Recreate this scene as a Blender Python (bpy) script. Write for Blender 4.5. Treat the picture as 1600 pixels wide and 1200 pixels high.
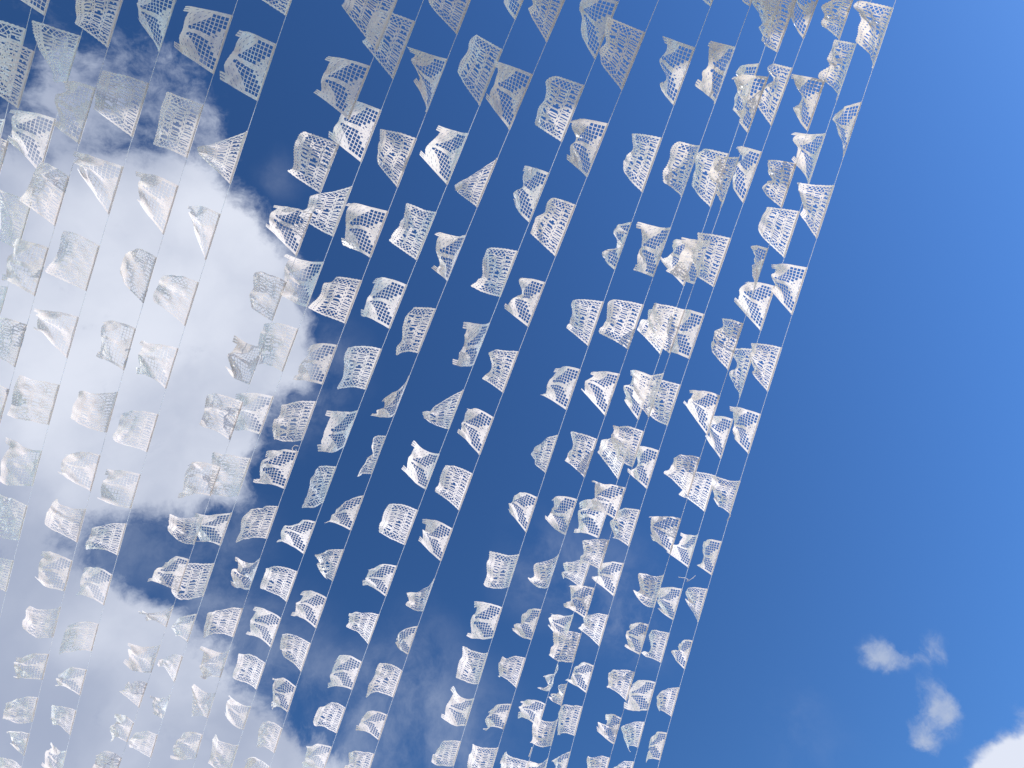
import bpy, math, random
import numpy as np
from mathutils import Vector, Matrix
from mathutils.geometry import delaunay_2d_cdt

# ------------------------------------------------------------------ camera
scene = bpy.context.scene
for o in list(bpy.data.objects):
    bpy.data.objects.remove(o)
COL = scene.collection
rad = math.radians
PITCH = rad(65.0)                 # looking steeply up under the strings
CAM = Vector((0.0, 0.0, 1.6))
FPX = 1200.0                      # focal length for a frame 1600 wide
cd = bpy.data.cameras.new('camera')
cd.sensor_width = 36.0
cd.lens = 36.0 * FPX / 1600.0
cd.clip_start = 0.05
cd.clip_end = 2000.0
cam = bpy.data.objects.new('camera', cd)
cam.location = CAM
cam.rotation_euler = (math.pi / 2 + PITCH, 0, 0)
COL.objects.link(cam)
scene.camera = cam
RX = Vector((1, 0, 0))
FW = Vector((0, math.cos(PITCH), math.sin(PITCH)))
UP = Vector((0, -math.sin(PITCH), math.cos(PITCH)))


def ray(x, y):
    """viewing direction through a point of the 1600x1200 photograph (z-depth 1)"""
    return FW + RX * ((x - 800.0) / FPX) + UP * ((600.0 - y) / FPX)


# ------------------------------------------------------------------ light
SUN_EL, SUN_AZ = rad(48), rad(110)    # azimuth measured clockwise from +Y: the sun stands behind and to the right
sdir = Vector((math.sin(SUN_AZ) * math.cos(SUN_EL), math.cos(SUN_AZ) * math.cos(SUN_EL), math.sin(SUN_EL)))
sl = bpy.data.lights.new('sun', 'SUN')
sl.energy = 4.6
sl.angle = rad(0.53)
sl.color = (1.0, 0.945, 0.86)
so = bpy.data.objects.new('sun', sl)
so.rotation_euler = sdir.to_track_quat('Z', 'Y').to_euler()
so.location = (6, -12, 30)
COL.objects.link(so)

w = bpy.data.worlds.new('World')
scene.world = w
w.use_nodes = True
nt = w.node_tree
nt.nodes.clear()
N = nt.nodes.new
LK = nt.links.new


def math_node(op, a, b=None, c=None, clamp=False):
    n = N('ShaderNodeMath'); n.operation = op; n.use_clamp = clamp
    for i, v in enumerate((a, b, c)):
        if v is None: continue
        if isinstance(v, (int, float)): n.inputs[i].default_value = v
        else: LK(v, n.inputs[i])
    return n.outputs[0]


def vmath(op, a, b=None, scale=None):
    n = N('ShaderNodeVectorMath'); n.operation = op
    for i, v in enumerate((a, b)):
        if v is None: continue
        if isinstance(v, (tuple, list, Vector)): n.inputs[i].default_value = tuple(v)
        else: LK(v, n.inputs[i])
    if scale is not None: n.inputs['Scale'].default_value = scale
    return n.outputs['Value'] if op in ('DISTANCE', 'DOT_PRODUCT', 'LENGTH') else n.outputs[0]


def noise(vec, scale, detail, rough=0.55, color=False, dist=0.0, lac=2.0):
    n = N('ShaderNodeTexNoise')
    n.inputs['Scale'].default_value = scale; n.inputs['Detail'].default_value = detail
    n.inputs['Roughness'].default_value = rough; n.inputs['Distortion'].default_value = dist
    n.inputs['Lacunarity'].default_value = lac
    LK(vec, n.inputs['Vector'])
    return n.outputs['Color' if color else 'Fac']


def smooth(v, lo, hi, a=0.0, b=1.0):
    n = N('ShaderNodeMapRange'); n.interpolation_type = 'SMOOTHSTEP'
    LK(v, n.inputs['Value'])
    for k, x in (('From Min', lo), ('From Max', hi), ('To Min', a), ('To Max', b)):
        n.inputs[k].default_value = x
    return n.outputs['Result']


def mixrgb(f, a, b, mode='MIX'):
    n = N('ShaderNodeMix'); n.data_type = 'RGBA'; n.blend_type = mode
    for i, v in ((0, f), (6, a), (7, b)):
        if isinstance(v, (int, float)): n.inputs[i].default_value = v
        elif isinstance(v, tuple): n.inputs[i].default_value = v
        else: LK(v, n.inputs[i])
    return n.outputs[2]


sky = N('ShaderNodeTexSky')
sky.sky_type = 'NISHITA'
sky.sun_disc = False
sky.sun_elevation = SUN_EL
sky.sun_rotation = SUN_AZ
sky.altitude = 1900
sky.air_density = 1.5
sky.dust_density = 0.3
sky.ozone_density = 3.0
gam = N('ShaderNodeGamma'); gam.inputs[1].default_value = 1.97
LK(sky.outputs[0], gam.inputs[0])
STR = 0.042
SKYTINT = (.93, .955, .775, 1)
CLOUD = 0.82
skc = mixrgb(1.0, gam.outputs[0], SKYTINT, 'MULTIPLY')
tc = N('ShaderNodeTexCoord')
D0 = tc.outputs['Generated']
# clouds: soft puffs standing in fixed directions of the sky, ragged by noise
wv = noise(D0, 3.2, 4, 0.55, color=True)
wv = vmath('SUBTRACT', wv, (0.5, 0.5, 0.5))
wv = vmath('SCALE', wv, scale=0.13)
wv2 = vmath('SCALE', vmath('SUBTRACT', noise(D0, 14.0, 5, 0.6, color=True), (0.5, 0.5, 0.5)), scale=0.035)
DW = vmath('ADD', vmath('ADD', D0, wv), wv2)
# x, y, radius (photograph px), weight
PUFF = [
    (230, 470, 250, 1.25), (120, 330, 190, .9), (300, 330, 110, .75), (395, 440, 100, .8), (430, 560, 95, .9),
    (60, 560, 240, 1.1), (250, 660, 190, 1.2), (330, 750, 110, .8), (130, 720, 170, .9), (40, 780, 120, .6),
    (-120, 420, 250, 1.0), (-150, 700, 250, 1.0),
    (240, 90, 120, .60), (60, 40, 100, .42), (150, 130, 90, .5), (310, 190, 80, .5), (80, 160, 90, .5),
    (60, 1080, 230, 1.3), (230, 1140, 190, 1.2), (120, 1230, 280, 1.3), (90, 960, 110, .8), (400, 1200, 120, .55),
    (480, 1240, 100, .5), (200, 1000, 90, .7), (330, 1080, 90, .35),
    (-160, 1050, 260, 1.2), (350, 980, 60, .25), (600, 1200, 90, .35), (330, 1400, 300, 1.2), (0, 1500, 350, 1.2),
    (1570, 1215, 74, 1.3), (1640, 1175, 90, 1.3), (1530, 1235, 50, .9), (1650, 1300, 160, 1.4),
    (1900, 1500, 300, 1.2), (2100, 900, 200, .9), (2400, 400, 260, 1.0), (1300, 1900, 300, 1.0), (700, 1800, 250, .9),
]
WISP = [
    (1342, 1026, 20, .55), (1364, 1036, 26, .80), (1386, 1046, 18, .5), (1418, 1044, 17, .5), (1441, 1030, 21, .6), (1458, 1038, 15, .45),
    (1444, 1102, 24, .8), (1438, 1122, 34, .95), (1466, 1110, 18, .6), (1410, 1142, 23, .6), (1418, 1167, 24, .62), (1444, 1176, 14, .4),
    (1588, 1085, 24, .6), (1592, 1110, 22, .5),
]
VEIL = [(860, 900, 90, 1.), (965, 945, 95, 1.), (1010, 1010, 70, .8), (700, 1155, 130, 1.), (560, 1150, 130, 1.2), (640, 1050, 90, .7),
        (445, 262, 50, .55), (400, 1070, 150, 1.3), (110, 870, 150, 1.3), (350, 960, 80, 1.), (470, 560, 110, 1.2), (420, 640, 110, 1.2),
        (330, 840, 110, 1.), (1240, 1150, 80, .35)]
TONE = [(100, 900, 260, -.5), (60, 1100, 330, -.55), (280, 1130, 220, -.4), (270, 470, 220, .45), (60, 330, 120, .35), (1600, 1190, 170, .9), (1415, 1090, 170, 1.2), (130, 90, 200, -.3)]
rs = random.Random(5)
pl = []
for x, y, r, wt in PUFF:
    v = ray(x, y); ln = v.length
    pl.append((v.normalized(), r / FPX / ln ** 1.5, wt))
for _ in range(14):                                  # the same fair-weather clouds go on round the sky
    a = rs.uniform(0, 2 * math.pi); e = rs.uniform(0.12, 0.75)
    v = Vector((math.cos(a) * math.cos(e), math.sin(a) * math.cos(e), math.sin(e)))
    if v.dot(FW) > 0.55 or v.dot(sdir) > 0.9: continue
    pl.append((v, rs.uniform(0.12, 0.3), rs.uniform(.8, 1.3)))
acc = None
for v, r, wt in pl:
    d = vmath('DISTANCE', DW, v)
    s = smooth(d, r * 1.35, 0.0, 0.0, wt)
    acc = s if acc is None else math_node('ADD', acc, s)
n1 = noise(DW, 6.5, 12, 0.66)
n2 = noise(DW, 1.9, 3, 0.5)
nn = math_node('ADD', math_node('MULTIPLY', math_node('SUBTRACT', n1, 0.5), 0.95), math_node('MULTIPLY', math_node('SUBTRACT', n2, 0.5), 0.5))
def blobs(lst):
    a = None
    for x, y, rr, wt in lst:
        v = ray(x, y); ln = v.length
        s_ = smooth(vmath('DISTANCE', DW, v.normalized()), rr / FPX / ln ** 1.5 * 1.3, 0.0, 0.0, wt)
        a = s_ if a is None else math_node('ADD', a, s_)
    return a


acc1 = math_node('MINIMUM', acc, 1.1)
n4 = noise(DW, 26.0, 10, 0.68)
nn = math_node('ADD', nn, math_node('MULTIPLY', math_node('SUBTRACT', n4, 0.5), 0.85))
fld = math_node('ADD', acc1, nn)
dens = smooth(fld, 0.30, 0.98)
acc_gate = smooth(acc, 0.02, 0.20)
dens = math_node('MULTIPLY', dens, acc_gate)
veil = math_node('MULTIPLY', math_node('MINIMUM', blobs(VEIL), 1.2), smooth(n1, 0.38, 0.72, 0.0, 0.42))
dens = math_node('MAXIMUM', dens, veil)
wacc = blobs([(x, y, rr * 1.6, wt * .82) for x, y, rr, wt in WISP])
wf = math_node('ADD', wacc, math_node('ADD', math_node('MULTIPLY', math_node('SUBTRACT', n4, 0.5), 2.3), math_node('MULTIPLY', math_node('SUBTRACT', n1, 0.5), 0.8)))
wd = math_node('MULTIPLY', smooth(wf, 0.2, 1.5, 0.0, 0.85), smooth(wacc, 0.02, 0.6))
dens = math_node('MAXIMUM', dens, wd)
n3 = noise(DW, 3.4, 6, 0.48)
shade = smooth(math_node('ADD', n3, math_node('MULTIPLY', blobs(TONE), 0.22)), 0.34, 0.68)
ccol = mixrgb(shade, (0.40, 0.455, 0.60, 1), (0.79, 0.83, 0.94, 1))
ccol2 = mixrgb(smooth(acc, 0.2, 0.9), (0.50, 0.57, 0.72, 1), ccol)
cl = vmath('SCALE', ccol2, scale=CLOUD / STR)
dens = math_node('MULTIPLY', dens, 0.95)
final = mixrgb(dens, skc, cl)
bg = N('ShaderNodeBackground'); bg.inputs['Strength'].default_value = STR
LK(final, bg.inputs['Color'])
wo = N('ShaderNodeOutputWorld')
LK(bg.outputs[0], wo.inputs['Surface'])

vs = scene.view_settings
vs.view_transform = 'Standard'
vs.look = 'None'
vs.exposure = 0.3
vs.gamma = 1.0
vs.use_curve_mapping = False
scene.render.engine = 'CYCLES'
scene.cycles.transparent_max_bounces = 16
scene.cycles.max_bounces = 8


# ------------------------------------------------------------------ materials
def new_mat(name):
    m = bpy.data.materials.new(name); m.use_nodes = True
    m.node_tree.nodes.clear()
    return m, m.node_tree


def paper_mat():
    m, t = new_mat('white tissue paper')
    n = t.nodes.new; l = t.links.new
    tcn = n('ShaderNodeTexCoord')
    nz = n('ShaderNodeTexNoise'); nz.inputs['Scale'].default_value = 9; nz.inputs['Detail'].default_value = 4
    l(tcn.outputs['Object'], nz.inputs['Vector'])
    cr = n('ShaderNodeValToRGB')
    cr.color_ramp.elements[0].position = .3; cr.color_ramp.elements[0].color = (.83, .812, .81, 1)
    cr.color_ramp.elements[1].position = .7; cr.color_ramp.elements[1].color = (.90, .882, .88, 1)
    l(nz.outputs['Fac'], cr.inputs[0])
    df = n('ShaderNodeBsdfDiffuse'); tr = n('ShaderNodeBsdfTranslucent'); gl = n('ShaderNodeBsdfGlossy')
    gl.inputs['Roughness'].default_value = 0.38
    oi = n('ShaderNodeObjectInfo'); hv_ = n('ShaderNodeMapRange')
    hv_.inputs['To Min'].default_value = .90; hv_.inputs['To Max'].default_value = 1.0
    l(oi.outputs['Random'], hv_.inputs['Value'])
    tone = n('ShaderNodeVectorMath'); tone.operation = 'SCALE'
    l(cr.outputs[0], tone.inputs[0]); l(hv_.outputs[0], tone.inputs['Scale'])
    # fine crumple relief
    nb = n('ShaderNodeTexNoise'); nb.inputs['Scale'].default_value = 28; nb.inputs['Detail'].default_value = 3
    l(tcn.outputs['Object'], nb.inputs['Vector'])
    bp = n('ShaderNodeBump'); bp.inputs['Strength'].default_value = .35; bp.inputs['Distance'].default_value = .01
    l(nb.outputs['Fac'], bp.inputs['Height'])
    l(tone.outputs[0], df.inputs['Color'])
    tint = n('ShaderNodeMix'); tint.data_type = 'RGBA'; tint.blend_type = 'MULTIPLY'; tint.inputs[0].default_value = 1
    tint.inputs[7].default_value = (1.0, .955, .935, 1); l(tone.outputs[0], tint.inputs[6])
    l(tint.outputs[2], tr.inputs['Color'])
    for s in (df, tr, gl): l(bp.outputs[0], s.inputs['Normal'])
    mx = n('ShaderNodeMixShader'); mx.inputs[0].default_value = .50
    l(df.outputs[0], mx.inputs[1]); l(tr.outputs[0], mx.inputs[2])
    m2 = n('ShaderNodeMixShader'); m2.inputs[0].default_value = .05
    l(mx.outputs[0], m2.inputs[1]); l(gl.outputs[0], m2.inputs[2])
    o = n('ShaderNodeOutputMaterial'); l(m2.outputs[0], o.inputs[0])
    return m


def solid_mat(name, c1, c2, scale, rough, bump=0.0):
    m, t = new_mat(name)
    n = t.nodes.new; l = t.links.new
    tcn = n('ShaderNodeTexCoord')
    nz = n('ShaderNodeTexNoise'); nz.inputs['Scale'].default_value = scale; nz.inputs['Detail'].default_value = 6
    l(tcn.outputs['Object'], nz.inputs['Vector'])
    cr = n('ShaderNodeValToRGB')
    cr.color_ramp.elements[0].position = .35; cr.color_ramp.elements[0].color = c1 + (1,)
    cr.color_ramp.elements[1].position = .65; cr.color_ramp.elements[1].color = c2 + (1,)
    l(nz.outputs['Fac'], cr.inputs[0])
    p = n('ShaderNodeBsdfPrincipled'); p.inputs['Roughness'].default_value = rough
    l(cr.outputs[0], p.inputs['Base Color'])
    if bump:
        b = n('ShaderNodeBump'); b.inputs['Strength'].default_value = bump; b.inputs['Distance'].default_value = .02
        l(nz.outputs['Fac'], b.inputs['Height']); l(b.outputs[0], p.inputs['Normal'])
    o = n('ShaderNodeOutputMaterial'); l(p.outputs[0], o.inputs[0])
    return m


M_PAPER = paper_mat()


def string_mat():
    m, t = new_mat('white nylon string')
    n = t.nodes.new; l = t.links.new
    tcn = n('ShaderNodeTexCoord'); wv = n('ShaderNodeTexNoise'); wv.inputs['Scale'].default_value = 30
    l(tcn.outputs['Object'], wv.inputs['Vector'])
    cr = n('ShaderNodeValToRGB')
    cr.color_ramp.elements[0].color = (.74, .77, .82, 1); cr.color_ramp.elements[1].color = (.88, .89, .92, 1)
    l(wv.outputs['Fac'], cr.inputs[0])
    a = n('ShaderNodeBsdfDiffuse'); b = n('ShaderNodeBsdfTranslucent'); mx = n('ShaderNodeMixShader'); mx.inputs[0].default_value = .55
    l(cr.outputs[0], a.inputs[0]); l(cr.outputs[0], b.inputs[0]); l(a.outputs[0], mx.inputs[1]); l(b.outputs[0], mx.inputs[2])
    o = n('ShaderNodeOutputMaterial'); l(mx.outputs[0], o.inputs[0])
    return m


M_STRING = string_mat()
M_STONE = solid_mat('pale plaza stone', (.40, .345, .30), (.52, .455, .40), 1.3, .85, .4)
M_WALL = solid_mat('ochre plaster', (.42, .34, .22), (.50, .41, .27), .8, .9, .3)


def mesh_obj(name, verts, faces, mat, parent=None, smooth_=False):
    me = bpy.data.meshes.new(name)
    me.from_pydata([tuple(v) for v in verts], [], faces)
    me.materials.append(mat)
    if smooth_:
        me.polygons.foreach_set('use_smooth', [True] * len(me.polygons))
    me.update()
    o = bpy.data.objects.new(name, me)
    COL.objects.link(o)
    if parent: o.parent = parent
    return o


def box(x0, x1, y0, y1, z0, z1):
    v = [(x, y, z) for z in (z0, z1) for y in (y0, y1) for x in (x0, x1)]
    f = [(0, 2, 3, 1), (4, 5, 7, 6), (0, 1, 5, 4), (2, 6, 7, 3), (0, 4, 6, 2), (1, 3, 7, 5)]
    return v, f


# ------------------------------------------------------------------ ground and an unseen block added behind the camera to shade the top banners
gr = mesh_obj('ground', [(-300, -300, 0), (300, -300, 0), (300, 300, 0), (-300, 300, 0)], [(0, 1, 2, 3)], M_STONE)
gr['kind'] = 'structure'

PLANE_H = 7.3                    # string plane above the camera
FRONT_Y = -1.75
SHADE_TOWER = dict(x0=1.1, x1=7.2, top=16.4)  # out of view; width and height set by where its shadow should fall
OTHER = dict(x0=7.2, x1=13.0, top=10.2)
LOW = dict(x0=-7.0, x1=1.1, top=8.4)
root = bpy.data.objects.new('shade_building', None); COL.objects.link(root)
root.location = (0, FRONT_Y, 0)
root['kind'] = 'structure'


def bpart(name, x0, x1, y0, y1, z0, z1):
    v, f = box(x0, x1, y0, y1, z0, z1)
    return mesh_obj(name, v, f, M_WALL, root)


bpart('wall', SHADE_TOWER['x0'], SHADE_TOWER['x1'], -4, 0, 0, SHADE_TOWER['top'] - .3)
bpart('cornice', SHADE_TOWER['x0'] - .15, SHADE_TOWER['x1'] + .15, -4.15, .15, SHADE_TOWER['top'] - .298, SHADE_TOWER['top'])
bpart('wall', OTHER['x0'] + .002, OTHER['x1'], -4, -.2, 0, OTHER['top'] - .3)
bpart('cornice', OTHER['x0'] + .152, OTHER['x1'] + .15, -4.15, -.05, OTHER['top'] - .298, OTHER['top'])

bpart('wall', LOW['x0'], LOW['x1'] - .152, -4, 0, 0, LOW['top'] - .3)
bpart('cornice', LOW['x0'], LOW['x1'] - .152, -4.15, .15, LOW['top'] - .298, LOW['top'])

# ------------------------------------------------------------------ the two cut-paper designs, drawn flat in metres
W, H = 0.50, 0.38                 # along the string, down from it


def rect(cx, cy, a, b, ang=0.0):
    c, s = math.cos(ang), math.sin(ang)
    return [(cx + c * u - s * v, cy + s * u + c * v) for u, v in ((-a, -b), (a, -b), (a, b), (-a, b))]


def clip(poly, px, py, nx, ny):
    """keep the part of a convex polygon with (p - (px,py)).n <= 0"""
    out = []
    for i in range(len(poly)):
        a, b = poly[i], poly[(i + 1) % len(poly)]
        da = (a[0] - px) * nx + (a[1] - py) * ny
        db = (b[0] - px) * nx + (b[1] - py) * ny
        if da <= 0: out.append(a)
        if (da < 0 < db) or (db < 0 < da):
            t = da / (da - db)
            out.append((a[0] + t * (b[0] - a[0]), a[1] + t * (b[1] - a[1])))
    return out


def area(p):
    return 0.5 * abs(sum(p[i][0] * p[(i + 1) % len(p)][1] - p[(i + 1) % len(p)][0] * p[i][1] for i in range(len(p))))


# side profiles of letters: (height from the top 0..1, inset in letter widths), and inner holes
PL = {
    'I': [(0, 0), (1, 0)],
    'O': [(0, .28), (.14, .04), (.3, 0), (.7, 0), (.86, .04), (1, .28)],
    'Er': [(0, 0), (.13, 0), (.14, .62), (.42, .62), (.43, .12), (.55, .12), (.56, .62), (.86, .62), (.87, 0), (1, 0)],
    'Cr': [(0, .22), (.12, 0), (.28, 0), (.30, .6), (.68, .6), (.70, 0), (.88, 0), (1, .22)],
    'Gr': [(0, .22), (.12, 0), (.26, 0), (.28, .55), (.5, .55), (.52, 0), (1, 0)],
    'Rr': [(0, .25), (.1, .02), (.4, .02), (.52, .3), (.6, .2), (1, 0)],
    'Pr': [(0, .25), (.1, .02), (.42, .02), (.54, .25), (.56, .66), (1, .66)],
    'Sr': [(0, .22), (.12, 0), (.24, 0), (.26, .5), (.38, .5), (.5, .1), (.62, 0), (.88, 0), (1, .22)],
    'Sl': [(0, .22), (.12, 0), (.38, 0), (.5, .1), (.62, .5), (.72, .5), (.74, 0), (.88, 0), (1, .22)],
    'T': [(0, 0), (.14, 0), (.15, .36), (1, .36)],
    'A': [(0, .34), (1, 0)],
}
LET = {'P': ('I', 'Pr'), 'E': ('I', 'Er'), 'R': ('I', 'Rr'), 'G': ('O', 'Gr'), 'I': ('I', 'I'), 'N': ('I', 'I'),
       'O': ('O', 'O'), 'S': ('Sl', 'Sr'), 'D': ('I', 'O'), 'C': ('O', 'Cr'), 'T': ('T', 'T'), 'M': ('I', 'I'), 'A': ('A', 'A')}
INN = {
    'P': [[(.34, .14), (.66, .18), (.66, .36), (.34, .42)]],
    'R': [[(.34, .14), (.64, .18), (.64, .34), (.34, .4)], [(.34, .56), (.44, .56), (.62, 1), (.34, 1)]],
    'O': [[(.5, .12), (.64, .22), (.66, .5), (.64, .78), (.5, .88), (.36, .78), (.34, .5), (.36, .22)]],
    'D': [[(.34, .13), (.58, .2), (.66, .5), (.58, .8), (.34, .87)]],
    'N': [[(.42, 0), (.72, 0), (.72, .62)], [(.28, .36), (.58, 1), (.28, 1)]],
    'M': [[(.26, 0), (.74, 0), (.5, .5)], [(.24, .3), (.42, .72), (.42, 1), (.24, 1)], [(.76, .3), (.76, 1), (.58, 1), (.58, .72)]],
    'A': [[(.5, .2), (.58, .52), (.42, .52)], [(.4, .7), (.6, .7), (.68, 1), (.32, 1)]],
}


def text_holes(word, x0, x1, y0, y1, gap):
    """the background between white letters, as cut-outs; the letters stay joined to the bands above and below"""
    wts = [.55 if c == 'I' else (1.25 if c in 'MN' else 1.0) for c in word]
    u = (x1 - x0 - gap * (len(word) + 1)) / sum(wts)
    hs = []; x = x0 + gap; prev = None; edges = []
    for c, wt in zip(word, wts):
        edges.append((c, x, x + u * wt)); x += u * wt + gap
    hh = y1 - y0
    def prof(name, xe, wd, sgn):
        return [(xe + sgn * ins * wd, y0 + t * hh) for t, ins in PL[name]]
    for i in range(len(edges) + 1):
        if i == 0: left = [(x0, y0), (x0, y1)]
        else:
            c, a, b = edges[i - 1]; left = prof(LET[c][1], b, b - a, -1)
        if i == len(edges): right = [(x1, y0), (x1, y1)]
        else:
            c, a, b = edges[i]; right = prof(LET[c][0], a, b - a, 1)
        hs.append(left + right[::-1])
    for c, a, b in edges:
        for h in INN.get(c, []):
            hs.append([(a + px * (b - a), y0 + py * hh) for px, py in h])
    res = []
    for hl in hs:
        mx_ = sum(p[0] for p in hl) / len(hl); my_ = (y0 + y1) / 2
        res.append([(mx_ + (a - mx_) * .86, my_ + (b - my_) * .95) for a, b in hl])
    return res


def design_text():
    out = []; r = .0055
    n1 = 22
    # scalloped sides and free edge
    pitch = .037
    out.append((0, 0)); 
    m = int(H / pitch)
    for i in range(m):
        y = (i + .5) * H / m
        for k in range(3):
            a = math.pi * (k + .5) / 3
            out.append((.002 + r - r * math.sin(a) * 1.45, y - math.cos(a) * H / m * .5))
    m2 = 19
    for i in range(m2):
        x = .006 + (i + .5) * (W - .012) / m2
        for k in range(3):
            a = math.pi * (k + .5) / 3
            out.append((x - math.cos(a) * W / m2 * .48, H - .010 + math.sin(a) * .015))
    for i in range(m)[::-1]:
        y = (i + .5) * H / m
        for k in range(3)[::-1]:
            a = math.pi * (k + .5) / 3
            out.append((W - (.002 + r - r * math.sin(a) * 1.45), y - math.cos(a) * H / m * .5))
    out.append((W, 0))
    holes = []
    holes += text_holes('PEREGRINOS', .052, .448, .023, .099, .0108)
    holes += text_holes('DOCTOR', .098, .402, .127, .204, .0145)
    holes += text_holes('MORA', .085, .415, .229, .299, .0155)
    for i in range(8):                       # oval dashes between the first two words
        x = .0925 + i * .045
        holes.append([(x + .0125 * math.cos(a), .113 + .0046 * math.sin(a)) for a in [k * math.pi / 3 for k in range(6)]])
    for i in range(14):                       # zigzag cuts between the second and third
        x = .098 + i * .0234
        s = 1 if i % 2 else -1
        holes.append([(x - .007, .2165 - s * .0045), (x + .007, .2165 - s * .0045), (x + .001, .2165 + s * .0055)])
    for i in range(17):                       # small cuts along the free edge
        x = .03 + i * (W - .06) / 16
        holes.append([(x - .0068, .335), (x, .3275), (x + .0068, .335), (x, .3425)])
    for i in range(18):
        x = .021 + i * (W - .042) / 17
        holes.append(rect(x, .3585, .0034, .0034, .78))
    # diamond lattice down both sides
    d = .0222
    def lim(y):
        if y < .100: return .043
        if y < .122: return .078
        if y < .196: return .087
        if y < .212: return .082
        return .073
    for side in (0, 1):
        for j in range(0, 24):
            for i in range(0, 8):
                if (i + j) % 2: continue
                x = .0215 + i * d; y = .034 + j * d * .98
                if y > .315: continue
                k = d * .77
                P = [(x - k, y), (x, y - k), (x + k, y), (x, y + k)]
                P = clip(P, .0205, 0, -1, 0)
                P = clip(P, 0, .312, 0, 1) if y + k > .312 else P
                if len(P) < 3 or area(P) < 3e-5: continue
                if max(p[0] for p in P) > lim(y) + .002: 
                    P = clip(P, lim(y), 0, 1, 0)
                    if len(P) < 3 or area(P) < 5e-5: continue
                if side: P = [(W - a, b) for a, b in P][::-1]
                holes.append(P)
    return out, holes


def design_image():
    # outline: three fringe tabs at each lower corner, a wavy hem between them
    left = []
    yb = H + .012
    left += [(0, 0), (0, yb - .003), (.005, yb)]
    x = .019
    for i in range(2):
        left += [(x, yb), (x, yb - .044), (x + .006, yb - .044), (x + .006, yb)]
        x += .025
    left += [(x - .003, yb), (x + .001, yb - .052)]
    mid = []
    for k in range(1, 9):
        t = k / 9.0
        mid.append((x + .001 + (W / 2 - x - .001) * t, yb - .052 + .036 * math.sin(math.pi * t / 2) + .003 * abs(math.sin(k * 1.6))))
    half = left + mid + [(W / 2, yb - .012)]
    out = half + [(W - a, b) for a, b in half[:-1][::-1]]
    holes = []
    p = .0350; sq = .0138; px_ = .0338
    cbx = [.02, .04, .07, .10, .135, .17, .2, .23]; cby = [.150, .155, .168, .195, .230, .272, .322, .35]
    fbx = [.02, .11, .135, .155, .17, .2, .23]; fby = [.012, .012, .04, .052, .058, .098, .12]
    rs = random.Random(3)
    for i in range(6):
        cx = .043 + px_ * i
        c0 = float(np.interp(cx, cbx, cby)); s = (float(np.interp(cx + .01, cbx, cby)) - float(np.interp(cx - .01, cbx, cby))) / .02
        f0 = float(np.interp(cx, fbx, fby))
        for j in range(11):
            cy = .032 + p * j + (i % 2) * .001
            if cy - sq * .3 < f0: continue
            P = rect(cx + rs.uniform(-.0006, .0006), cy, sq, sq, rs.uniform(-.05, .05))
            # curtain edge: keep cy < c0 + s (x - cx)
            nl = math.hypot(s, 1)
            P = clip(P, cx, c0, -s / nl, 1 / nl)
            if len(P) < 3 or area(P) < 9e-5: continue
            holes.append(P)
    # long cuts along the figure's outline
    for (xa, ya, xb, yb2, t) in ((.222, .118, .223, .158, .0038), (.2235, .170, .224, .208, .0042), (.2245, .222, .226, .262, .0045), (.228, .285, .231, .312, .004)):
        holes.append([(xa - t, ya), (xa + t, ya + .004), (xb + t, yb2 - .004), (xb - t, yb2)])
    holes.append([(.198, .062), (.206, .070), (.204, .086), (.193, .080)])
    holes.append([(.222, .082), (.228, .092), (.218, .106), (.214, .094)])
    # broken line under the hem
    for i in range(2):
        x = .155 + i * .050
        holes.append([(x, .0175), (x + .034, .0175), (x + .034, .0215), (x, .0225)])
    # slits in the two curtains
    for (x, y, a) in ((.026, .165, .9), (.03, .215, .8), (.068, .185, .7), (.055, .245, .7), (.026, .262, .9),
                      (.098, .222, .6), (.092, .265, .5), (.135, .262, .5), (.132, .300, .4), (.170, .300, .35), (.082, .300, .6)):
        P = rect(x, y + .022, .0125, .0019, a)
        holes.append(P)
    # specks in the figure
    for (x, y) in ((.238, .135), (.244, .16), (.236, .185), (.243, .21), (.215, .045), (.236, .06), (.19, .04), (.232, .08), (.245, .1), (.175, .05), (.205, .032)):
        holes.append(rect(x, y, .0032, .0014, rs.uniform(0, 3)))
    holes += [[(W - a, b) for a, b in h][::-1] for h in holes]
    return out, holes


def in_poly(px, py, poly):
    res = np.zeros(len(px), bool)
    n = len(poly)
    for i in range(n):
        x1, y1 = poly[i]; x2, y2 = poly[(i + 1) % n]
        if y1 == y2: continue
        c = ((y1 > py) != (y2 > py)) & (px < (x2 - x1) * (py - y1) / (y2 - y1) + x1)
        res ^= c
    return res


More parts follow.
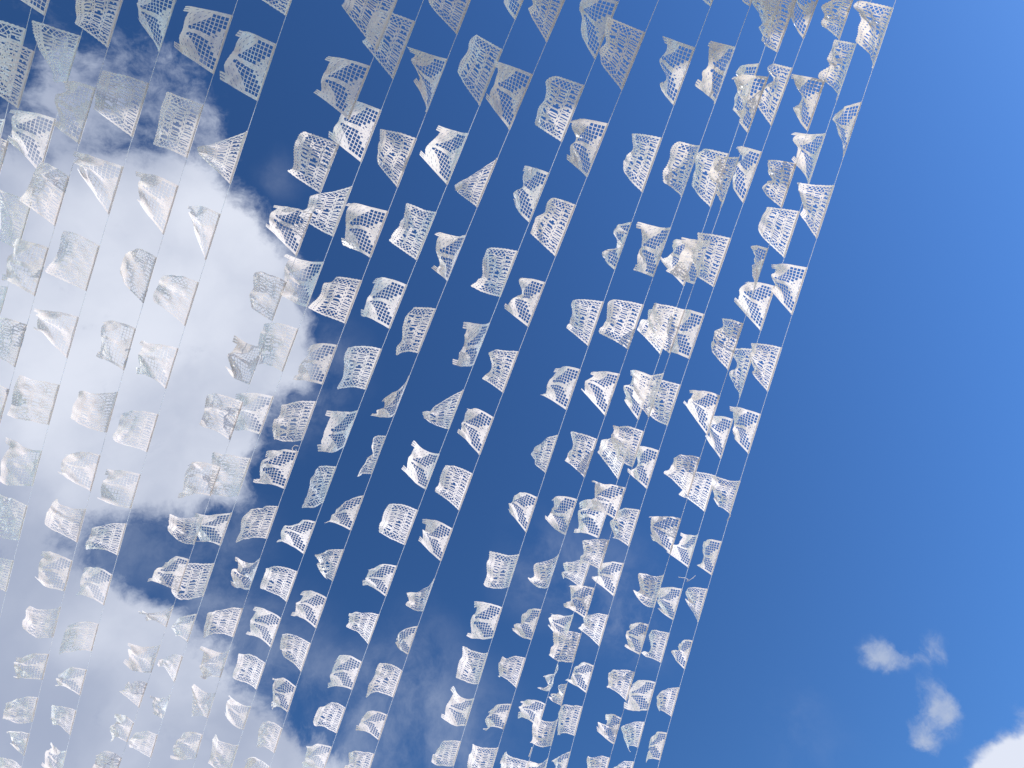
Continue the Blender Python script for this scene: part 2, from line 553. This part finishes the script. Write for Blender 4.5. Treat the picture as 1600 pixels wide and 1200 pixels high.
def triangulate(out, holes, step):
    """constrained Delaunay sheet with inner points so that it can be bent"""
    V = []; E = []
    for poly in [out] + holes:
        b = len(V); pts = []
        for i in range(len(poly)):
            a, c = poly[i], poly[(i + 1) % len(poly)]
            pts.append(a)
            L = math.hypot(c[0] - a[0], c[1] - a[1]); k = int(L / (step * 1.3))
            for q in range(1, k + 1):
                t = q / (k + 1); pts.append((a[0] + t * (c[0] - a[0]), a[1] + t * (c[1] - a[1])))
        V += pts
        E += [(b + i, b + (i + 1) % len(pts)) for i in range(len(pts))]
    gx, gy = np.meshgrid(np.arange(step * .5, W, step), np.arange(step * .5, H, step * .87))
    gx = gx + (np.arange(gx.shape[0])[:, None] % 2) * step * .5
    gx = gx.ravel(); gy = gy.ravel()
    ok = in_poly(gx, gy, out)
    for h in holes: ok &= ~in_poly(gx, gy, h)
    B = np.array(V)
    gx, gy = gx[ok], gy[ok]
    dd = np.min((gx[:, None] - B[None, :, 0]) ** 2 + (gy[:, None] - B[None, :, 1]) ** 2, axis=1)
    keep = dd > (step * .38) ** 2
    V += list(zip(gx[keep], gy[keep]))
    r = delaunay_2d_cdt([Vector(v) for v in V], E, [], 0, 1e-6)
    v = np.array([(a[0], a[1]) for a in r[0]]); f = [tuple(t) for t in r[2]]
    fa = np.array(f)
    c = v[fa].mean(axis=1)
    ok = in_poly(c[:, 0], c[:, 1], out)
    for h in holes: ok &= ~in_poly(c[:, 0], c[:, 1], h)
    fa = fa[ok]
    used = np.unique(fa); remap = -np.ones(len(v), int); remap[used] = np.arange(len(used))
    return v[used], remap[fa]


SHEET = {}
for key, dz in (('T', design_text), ('I', design_image)):
    o_, h_ = dz()
    SHEET[key] = triangulate(o_, h_, .021)
    print('design', key, len(SHEET[key][0]), 'verts', len(SHEET[key][1]), 'tris')

TABLE = """M 1395 12 1362 107 1339 0 1340 65;I 1349 159 1318 246 1308 178 1310 205;T 1304 289 1276 373 1246 285 1250 335;I 1261 418 1237 492 1207 413 1207 455;T 1222 543 1200 612 1173 536 1172 580;I 1190 647 1169 709 1143 636 1142 680;T 1156 751 1140 803 1110 741 1115 785;I 1127 846 1112 899 1097 848 1090 885;T 1106 920 1091 972 1071 925 1075 945;I 1081 1001 1070 1046 1063 1006 1050 1025;T 1064 1074 1050 1120 1033 1085 1025 1108;I 1042 1145 1030 1188 1020 1150 1008 1190
M 1336 68 1308 157 1302 61 1290 125;I 1293 208 1265 288 1245 207 1237 250;M 1249 330 1226 403 1199 324 1179 360;I 1207 447 1187 517 1165 440 1147 472;T 1180 545 1157 622 1148 549 1143 595;I 1143 655 1128 717 1110 650 1099 680;T 1119 743 1103 800 1080 740 1060 772;I 1091 835 1075 887 1065 832 1045 865;I 1066 920 1050 969 1028 922 1026 950;T 1047 989 1032 1036 1018 990 1003 1026;I 1024 1066 1012 1110 990 1066 975 1105;T 1008 1128 998 1168 971 1138 980 1172;T 991 1190 980 1230 960 1200 955 1225
M 1338 -15 1311 62 1295 -20 1282 40;I 1289 125 1262 205 1240 116 1243 170;T 1246 255 1216 325 1200 250 1193 295;I 1204 388 1177 460 1185 385 1170 415;T 1163 505 1138 578 1128 498 1111 545;I 1125 618 1103 680 1080 610 1070 632;T 1094 715 1075 775 1053 714 1038 740;I 1064 810 1046 865 1018 810 1017 842;T 1038 898 1022 949 999 895 992 937;I 1015 976 1000 1023 985 977 973 1008;T 992 1050 977 1095 950 1052 948 1075;I 972 1122 959 1163 946 1120 933 1143;T 954 1184 942 1222 918 1190 912 1215
I 1281 -15 1256 61 1235 -30 1240 15;M 1238 106 1207 197 1210 99 1185 155;I 1193 237 1162 318 1158 228 1145 275;M 1142 372 1116 449 1088 363 1085 430;I 1101 491 1076 561 1060 482 1045 550;T 1064 601 1042 665 1015 595 1012 650;I 1029 704 1009 764 995 700 984 740;T 1000 797 982 854 964 797 952 838;I 974 880 960 932 938 885 925 908;T 951 961 937 1010 915 965 905 985;I 929 1040 917 1083 905 1038 884 1065;T 911 1104 897 1150 877 1106 868 1150;I 892 1174 880 1215 870 1195 860 1205
T 1243 0 1217 82 1195 -20 1188 62;I 1194 120 1168 208 1152 117 1153 175;T 1160 245 1128 326 1110 240 1115 300;I 1112 375 1085 444 1070 372 1050 430;T 1073 484 1046 553 1020 475 1005 525;T 1035 583 1012 652 990 580 985 615;T 1006 674 983 730 957 663 960 715;I 978 762 960 812 930 758 922 795;T 952 844 937 890 915 846 905 880;I 930 919 917 967 895 920 881 948;T 910 990 895 1035 868 990 857 1028;T 888 1068 880 1103 875 1080 864 1097;T 868 1124 860 1165 838 1120 827 1158;I 857 1184 846 1225 830 1190 820 1220
T 1222 -20 1196 60 1182 -35 1187 40;I 1190 99 1162 185 1152 108 1148 155;T 1142 240 1110 324 1095 231 1082 290;I 1095 382 1070 447 1055 374 1035 408;T 1055 483 1029 554 1012 485 996 515;I 1016 588 995 656 984 578 976 625;T 985 690 965 749 945 683 933 706;I 953 785 934 841 906 785 898 834;T 925 878 910 920 885 880 876 900;I 895 960 885 1000 862 956 853 975;I 872 1037 860 1077 858 1060 842 1076;I 852 1100 840 1138 814 1093 809 1120;T 827 1190 816 1225 785 1178 780 1210
T 1200 -75 1172 10 1150 -85 1162 -3;I 1150 73 1118 163 1116 65 1090 135;T 1096 227 1064 308 1055 219 1036 285;I 1049 355 1020 433 1003 349 990 422;T 1006 476 980 546 957 469 935 520;I 968 584 945 650 925 583 908 608;T 932 686 911 746 893 676 883 720;I 903 780 884 836 864 779 854 817;T 874 866 856 917 837 878 829 915;I 846 952 832 1000 818 958 801 988;T 821 1028 806 1075 782 1030 776 1055;I 800 1100 787 1140 765 1110 755 1138;T 778 1168 766 1210 738 1160 730 1200
T 1140 -80 1110 10 1090 -90 1100 -5;I 1089 74 1055 165 1041 58 1032 130;T 1036 215 1004 301 987 208 974 265;I 989 347 959 422 970 360 947 403;T 943 471 919 541 897 471 886 513;I 906 577 885 641 868 574 845 617;T 872 679 851 739 838 703 836 725;I 839 777 821 832 803 770 794 800;T 811 866 795 917 765 860 756 915;I 785 949 771 997 743 943 730 995;T 763 1020 748 1069 724 1008 713 1058;I 741 1091 727 1134 706 1081 690 1121;T 721 1158 707 1197 683 1165 673 1193
M 1008 50 973 141 953 27 933 88;I 951 193 917 277 897 185 887 250;T 898 320 869 401 860 307 827 363;I 852 441 824 511 818 438 793 485;T 810 549 787 614 770 552 755 592;I 771 652 750 711 730 636 715 678;T 738 740 718 798 695 727 679 770;I 708 826 688 877 663 812 656 846;T 679 904 662 955 640 928 635 945;I 655 978 636 1023 617 1000 625 1018;T 628 1048 613 1090 594 1036 570 1086;I 606 1117 591 1157 568 1115 556 1141;T 585 1178 573 1218 545 1178 537 1212
I 967 2 930 93 908 -10 910 45;T 912 133 878 222 862 116 834 194;I 859 270 826 348 820 259 801 318;T 810 392 780 464 760 390 738 450;I 767 504 739 570 725 503 709 570;T 724 609 700 671 665 640 659 655;I 687 709 665 765 647 694 629 733;T 654 797 632 852 606 789 589 828;I 621 884 603 932 575 889 567 915;T 594 960 575 1007 546 963 542 978;I 565 1034 550 1078 523 1025 512 1076;T 540 1106 525 1146 506 1097 486 1128;I 518 1167 507 1205 480 1168 473 1198
T 888 -15 855 66 820 -30 828 15;I 832 116 797 203 776 96 760 155;T 779 247 742 324 712 290 714 300;I 728 367 699 439 686 362 675 420;M 682 482 656 552 640 484 616 554;I 640 587 617 647 600 625 582 651;T 603 681 581 741 585 688 562 748;I 567 774 547 829 535 795 507 816;T 537 858 520 908 493 870 505 903;I 511 934 494 982 474 923 454 962;T 486 1005 470 1050 440 992 437 1025;I 463 1073 449 1113 428 1056 423 1105;T 441 1138 431 1177 408 1126 398 1168;I 420 1198 412 1230 383 1186 378 1220
I 840 -60 806 31 775 -70 785 -5;T 787 77 750 165 741 52 715 112;I 732 208 697 289 687 197 656 243;T 682 331 651 407 635 317 607 378;I 636 445 609 514 587 434 561 492;T 597 545 572 609 544 542 528 609;I 559 641 536 698 511 640 500 707;T 526 729 504 785 494 735 470 795;I 493 815 474 866 452 820 431 845;T 466 893 447 941 416 883 405 922;I 439 966 424 1012 399 949 385 990;T 416 1036 402 1078 375 1020 360 1062;I 392 1103 379 1140 357 1087 349 1115;T 373 1164 361 1200 335 1148 325 1192
T 748 -30 712 54 672 -45 664 2;I 698 92 668 176 637 73 650 130;T 650 216 622 293 592 200 590 255;I 605 330 581 403 540 313 536 383;T 565 438 543 506 515 435 482 482;I 526 539 503 601 485 541 458 597;T 495 627 471 688 437 632 423 688;I 465 705 445 764 415 709 398 755;T 434 791 416 842 388 800 366 847;I 406 872 390 921 370 876 360 912;T 381 950 365 996 327 957 316 994;I 357 1016 345 1059 315 1012 310 1058;T 337 1083 325 1122 303 1070 296 1117;I 316 1148 306 1184 277 1147 267 1185
T 650 33 614 124 587 11 565 65;I 595 172 564 254 545 155 512 213;T 549 291 519 370 487 307 468 337;I 506 409 481 480 450 398 435 458;T 467 514 443 581 410 503 403 570;I 427 619 404 679 370 616 358 672;T 394 716 372 775 333 708 328 772;I 362 801 345 853 305 807 305 845;T 334 880 317 932 278 880 266 932;I 308 959 293 1003 267 978 270 990;T 286 1025 273 1067 247 1030 246 1035;I 266 1085 254 1122 237 1090 240 1115;T 247 1148 236 1184 210 1148 197 1163
T 617 0 590 80 545 -30 535 10;I 576 103 547 187 516 88 491 145;T 530 225 502 302 472 205 448 267;I 489 333 467 400 428 321 415 355;T 447 440 427 502 405 425 383 475;I 413 540 393 601 366 528 349 578;T 369 628 361 688 324 617 312 665;I 343 730 325 775 297 722 280 777;T 318 807 303 851 268 802 259 835;I 296 874 283 925 258 876 230 912;I 272 946 262 980 220 958 225 965;I 249 1008 236 1051 203 1002 195 1037;T 231 1067 218 1106 198 1072 184 1086;I 208 1129 199 1160 180 1115 170 1155;T 190 1184 178 1218 152 1175 143 1208
T 475 -62 447 25 405 -75 392 -10;I 432 69 403 158 370 44 345 125;T 388 205 360 288 309 233 309 240;I 345 334 321 407 294 320 296 345;T 312 441 289 510 252 427 238 466;I 277 544 261 608 217 535 214 580;T 248 647 229 707 190 645 174 692;I 219 741 204 795 163 737 154 778;T 199 818 184 868 143 828 133 858;I 175 898 161 946 133 885 119 931;T 155 975 144 1018 105 976 92 1023;I 137 1046 126 1087 90 1052 87 1074;T 120 1110 109 1149 78 1106 81 1133;I 104 1173 94 1212 80 1160 65 1195
I 362 24 334 116 294 11 271 72;T 320 164 293 247 264 146 234 224;I 278 290 257 367 216 268 211 317;T 245 402 224 474 209 385 182 432;I 212 513 192 579 165 500 152 556;T 184 612 166 676 123 610 110 655;I 156 711 143 768 103 708 90 741;T 135 795 121 848 81 781 68 820;I 115 876 102 924 66 866 53 905;T 95 948 82 996 40 950 34 985;I 76 1022 67 1062 25 1028 20 1054;T 59 1090 50 1128 10 1098 1 1130;I 46 1146 38 1181 14 1148 17 1160;T 34 1199 25 1235 0 1185 -10 1215
I 277 -8 247 81 214 -15 223 38;T 235 130 207 215 160 107 144 170;I 193 260 170 336 118 237 120 266;T 157 384 135 455 102 361 72 425;I 123 495 105 560 57 480 53 510;T 95 601 75 664 28 588 11 650;I 66 704 51 759 11 684 -5 748;T 42 790 30 844 0 775 -15 835;T 21 876 10 925 -15 875 -25 915
T 195 -15 170 75 117 -20 117 38;I 148 137 125 225 97 125 83 195;T 110 276 86 354 66 252 27 312;I 75 387 55 463 22 376 2 437;T 41 507 25 574 -20 495 -15 555;T 13 608 0 665 -50 590 -60 650
T 127 56 104 130 46 29 85 133;I 86 186 64 271 19 171 13 220;T 50 315 28 392 -10 296 -12 370;T 14 448 0 490 -50 430 -60 470
I 98 -70 69 25 30 -95 18 -8;T 54 80 30 170 -20 52 -30 135;T 10 221 0 277 -60 200 -70 260
T 41 45 16 152 -30 25 -35 125;T 7 186 -12 268 -60 170 -70 240"""

ORD = ['first', 'second', 'third', 'fourth', 'fifth', 'sixth', 'seventh', 'eighth', 'ninth', 'tenth', 'eleventh', 'twelfth',
       'thirteenth', 'fourteenth', 'fifteenth', 'sixteenth', 'seventeenth', 'eighteenth', 'nineteenth', 'twentieth', 'twenty-first', 'twenty-second']
HOFF = [0.0, .20, -.18, .10, -.16, .26, 0.0, .12, -.1, .1, -.1, .12, -.1, .1, -.12, .08, -.1, .1, -.08, .14, -.12, .15]


def on_plane(x, y, h):
    r = ray(x, y)
    return CAM + r * (h / r.z)


def make_strip_tube(pts, rx, n=6):
    vs_, fs = [], []
    for i, p in enumerate(pts):
        a = pts[max(0, i - 1)]; b = pts[min(len(pts) - 1, i + 1)]
        t = (b - a).normalized(); s = t.cross(Vector((0, 0, 1))).normalized(); u = s.cross(t)
        for k in range(n):
            an = 2 * math.pi * k / n
            vs_.append(p + s * (rx * math.cos(an)) + u * (rx * math.sin(an)))
        if i:
            for k in range(n):
                fs.append(((i - 1) * n + k, (i - 1) * n + (k + 1) % n, i * n + (k + 1) % n, i * n + k))
    return vs_, fs


def place_banner(kind, P0, P1, F0, F1, seed, label):
    rg = random.Random(seed)
    key = 'I' if kind == 'I' else 'T'
    uv, tri = SHEET[key]
    u = uv[:, 0] / W; v = uv[:, 1] / H
    if kind == 'M': u = 1 - u
    org = (P0 + P1) * .5
    A0 = np.array(P0 - org); B0 = np.array(P1 - org); A1 = np.array(F0 - org); B1 = np.array(F1 - org)
    wid = np.linalg.norm(B0 - A0)
    e1 = (B0 - A0) / wid
    down = (A1 + B1) * .5 - (A0 + B0) * .5
    nrm = np.cross(e1, down); nrm /= np.linalg.norm(nrm) + 1e-9
    if nrm[2] < 0: nrm = -nrm
    side = np.cross(nrm, e1)
    if side.dot(down) < 0: side = -side
    def edge(P, F, vv, sgn):
        c = np.linalg.norm(F - P); ratio = max(H / max(c, .05) - 1, 0)
        bow = min(2 * c / math.pi * math.sqrt(ratio), .10) * sgn
        L = P[None] + (F - P)[None] * vv[:, None]
        return L + nrm[None] * (bow * np.sin(math.pi * vv))[:, None]
    sg = 1 if rg.random() < .75 else -1
    EA = edge(A0, A1, v, sg); EB = edge(B0, B1, v, sg if rg.random() < .8 else -sg * .5)
    us = u
    pos = EA + (EB - EA) * us[:, None]
    # the sheet keeps its length: where the two sides come closer it has to buckle
    chord = np.linalg.norm(EB - EA, axis=1)
    ex = np.clip(W * .97 / np.maximum(chord, .05) - 1, 0, 3.0)
    n1 = rg.choice([1, 2, 3, 3]); n2 = n1 + rg.choice([1, 2])
    mixv = rg.uniform(.25, .6); sgn1 = rg.choice([-1, 1])
    amp1 = np.minimum(2 * chord / (math.pi * n1) * np.sqrt(ex), .040) * (1 - .35 * mixv)
    amp2 = np.minimum(2 * chord / (math.pi * n2) * np.sqrt(ex), .04) * mixv
    sk = rg.uniform(-.5, .5)
    uu = us + sk * us * (1 - us) * v
    q1 = np.sin(n1 * math.pi * uu) * amp1 * sgn1; q2 = np.sin(n2 * math.pi * uu + 0) * amp2
    vv = np.clip(v * 1.25, 0, 1)
    disp = (q1 + q2) * vv
    # wind flutter, growing towards the free edge
    ph = [rg.uniform(0, 6.28) for _ in range(8)]
    fl = (.020 * np.sin(5.2 * u + 3.1 * v + ph[0]) + .013 * np.sin(9.5 * u - 4.5 * v + ph[1]) + .009 * np.sin(3.0 * u + 9.0 * v + ph[2])) * v ** 1.1
    fl += .0035 * np.sin(19 * u + 11 * v + ph[3]) * np.sqrt(v) + .003 * np.sin(-14 * u + 23 * v + ph[4]) * np.sqrt(v)
    disp = disp + fl * rg.uniform(.7, 1.2)
    # hard creases: each one kinks the sheet along a random line
    for _ in range(rg.choice([3, 4, 5, 6])):
        th = rg.uniform(-1.1, 1.1) + (math.pi / 2 if rg.random() < .25 else 0)
        cx, cy = rg.uniform(.05, .95) * W, rg.uniform(.3, 1.0) * H
        dl = (u * W - cx) * math.cos(th) + (v * H - cy) * math.sin(th)
        wd = rg.uniform(.03, .08)
        disp = disp + rg.choice([-1, 1]) * rg.uniform(.006, .020) * np.maximum(0, 1 - np.abs(dl) / wd) * np.minimum(1, v * 1.4)
    pos = pos + nrm[None] * disp[:, None]
    # in-plane: the free edge wanders, folds pull it in towards the string
    pull = (np.abs(q1) * .15 + .009 * np.sin(6 * u + ph[5]) + .003 * np.sin(13 * u + ph[6])) * v ** 2
    pos = pos - side[None] * pull[:, None]
    pos = pos + e1[None] * ((.012 * np.sin(7 * v + ph[7]) * np.sin(math.pi * u) * v)[:, None])
    # a turned-up or curled corner on some sheets
    for cu in (0, 1):
        if rg.random() < .5:
            d = np.clip(1 - np.hypot((u - cu) * W, (v - 1) * H) / rg.uniform(.10, .18), 0, 1)
            cv = rg.uniform(-.06, .07)
            pos = pos + nrm[None] * (cv * d ** 1.5)[:, None] - (side[None] * (abs(cv) * .7 * d ** 2)[:, None])
    me = bpy.data.meshes.new('paper_sheet')
    nv, nf = len(pos), len(tri)
    me.vertices.add(nv); me.vertices.foreach_set('co', pos.astype(np.float32).ravel())
    me.loops.add(nf * 3); me.loops.foreach_set('vertex_index', tri.astype(np.int32).ravel())
    me.polygons.add(nf)
    me.polygons.foreach_set('loop_start', np.arange(0, nf * 3, 3, dtype=np.int32))
    me.polygons.foreach_set('loop_total', np.full(nf, 3, dtype=np.int32))
    me.polygons.foreach_set('use_smooth', np.ones(nf, bool))
    me.materials.append(M_PAPER)
    me.update(calc_edges=True); me.validate()
    rt = bpy.data.objects.new('paper_banner', None)
    rt.location = org; rt.empty_display_size = .1
    COL.objects.link(rt)
    rt['label'] = label; rt['category'] = 'paper banner'
    rt['group'] = 'white cut-paper banners hung along the strings'
    sh = bpy.data.objects.new('paper_sheet', me); COL.objects.link(sh); sh.parent = rt
    # top hem folded over the string
    hv, hf = [], []
    t = .0035
    K = 8
    for k in range(K + 1):
        p = A0 + (B0 - A0) * (.004 + .992 * k / K)
        wv_ = .0015 * math.sin(k * 1.7 + ph[0])
        for a, b in ((-.0045, -.0012), (-.0045, t), (.0125 + wv_, t * .9)):
            hv.append(p + side * a + nrm * b)
        if k:
            for j in range(2):
                hf.append(((k - 1) * 3 + j, (k - 1) * 3 + j + 1, k * 3 + j + 1, k * 3 + j))
    mesh_obj('hem', hv, hf, M_PAPER, rt)
    return rt


def corner(P, x, y, L):
    r = ray(x, y); pc = P - CAM
    a = r.dot(r); b = r.dot(pc); c = pc.dot(pc) - L * L
    disc = b * b - a * c
    t = (b - math.sqrt(disc)) / a if disc > 0 else b / a
    return CAM + r * t


lens_ = []
strings = [[f.split() for f in ln.split(';')] for ln in TABLE.strip().split('\n')]
for k, flags in enumerate(strings):
    h = PLANE_H + HOFF[k]
    fl = [(f[0], [float(a) for a in f[1:]]) for f in flags]
    pts = []
    for kd, c in fl:
        pts += [on_plane(c[0], c[1], h), on_plane(c[2], c[3], h)]
    ys = np.array([p.y for p in pts]); xs = np.array([p.x for p in pts])
    deg = 3 if len(fl) > 9 else (2 if len(fl) > 3 else 1)
    g = np.polyfit(ys, xs, deg); dg = np.polyder(g)
    y0, y1 = ys.min() - .15, ys.max() + .15

    def sx(y):
        if y < y0: return float(np.polyval(g, y0) + np.polyval(dg, y0) * (y - y0))
        if y > y1: return float(np.polyval(g, y1) + np.polyval(dg, y1) * (y - y1))
        return float(np.polyval(g, y))
    sp = []
    Y = FRONT_Y - (.2 if sx(FRONT_Y) > OTHER['x0'] else 0)
    while Y < 11.0:
        sp.append(Vector((sx(Y), Y, CAM.z + h))); Y += .12
    sv, sf = make_strip_tube(sp, .0025)
    so_ = mesh_obj('string', sv, sf, M_STRING, smooth_=True)
    place = 'outermost' if k == 0 else ORD[k]
    so_['label'] = ('outermost thin white string at the right edge of the banner canopy' if k == 0 else
                    'outermost thin white string at the left, running to the lower left corner' if k == len(strings) - 1 else
                    'thin white string carrying banners, %s string counted from the right' % ORD[k])
    so_['category'] = 'string'; so_['group'] = 'thin strings stretched overhead'
    for j, (kd, c) in enumerate(fl):
        def snap(x, y):
            p = on_plane(x, y, h); return Vector((sx(p.y), p.y, p.z))
        P0 = snap(c[0], c[1]); P1 = snap(c[2], c[3])
        lens_.append((P0 - P1).length)
        F0 = corner(P0, c[4], c[5], .96 * H); F1 = corner(P1, c[6], c[7], .96 * H)
        free = (F0 - F1).length
        look = {'T': 'white banner with cut lettering', 'M': 'white banner with mirrored cut lettering', 'I': 'white banner with grid cut-outs'}[kd]
        if free < .12: look = look.replace('banner', 'banner pinched to a point', 1)
        elif free < .3: look = look.replace('white', 'crumpled white', 1)
        elif min((F0 - P0).length, (F1 - P1).length) > .34 and free > .42: look = look.replace('white', 'open white', 1)
        # count from the top of the picture down this string
        place = 'outermost right string' if k == 0 else 'outermost left string' if k == len(strings) - 1 else '%s string from right' % ORD[k]
        lab = '%s, %s down the %s' % (look, ORD[j], place)
        place_banner(kd, P0, P1, F0, F1, 1000 * k + j, lab)


def scrap(x, y, k, pts, rr, label):
    """a torn twist of paper or string end still caught on a line"""
    h = PLANE_H + HOFF[k]
    o = on_plane(x, y, h)
    vs2, fs2 = make_strip_tube([Vector(p) for p in pts], rr, 5)
    sc_ = mesh_obj('torn_scrap', vs2, fs2, M_PAPER, smooth_=True)
    sc_.location = o
    sc_['label'] = label; sc_['category'] = 'scrap'


scrap(1072, 903, 1, [(-.10, -.03, -.02), (-.05, -.012, -.01), (-.01, 0, 0), (.03, .03, .01), (.012, .06, .0), (.03, .035, -.01), (.08, -.02, -.02), (.10, -.06, -.03)], .0035,
      'tiny torn loop of string knotted on the second string from the right')
scrap(466, 697, 12, [(.0, .0, 0), (-.03, -.02, -.02), (-.055, .0, -.04), (-.05, .05, -.05), (-.015, .06, -.04), (-.02, .02, -.03)], .0045,
      'tiny curled paper scrap caught on a string above a grid banner')
scrap(1141, 803, 0, [(.0, .0, 0), (-.004, .03, -.01), (-.02, .05, -.02), (-.03, .075, -.03)], .006,
      'tiny torn paper end dangling from the outermost right string')
scrap(831, 1168, 5, [(.0, .0, 0), (-.01, .05, 0), (-.025, .11, -.005), (-.04, .17, -.01)], .007,
      'thin rolled paper strip hanging on a string near the bottom edge')
print('banner width mean', np.mean(lens_), 'min', min(lens_), 'max', max(lens_))
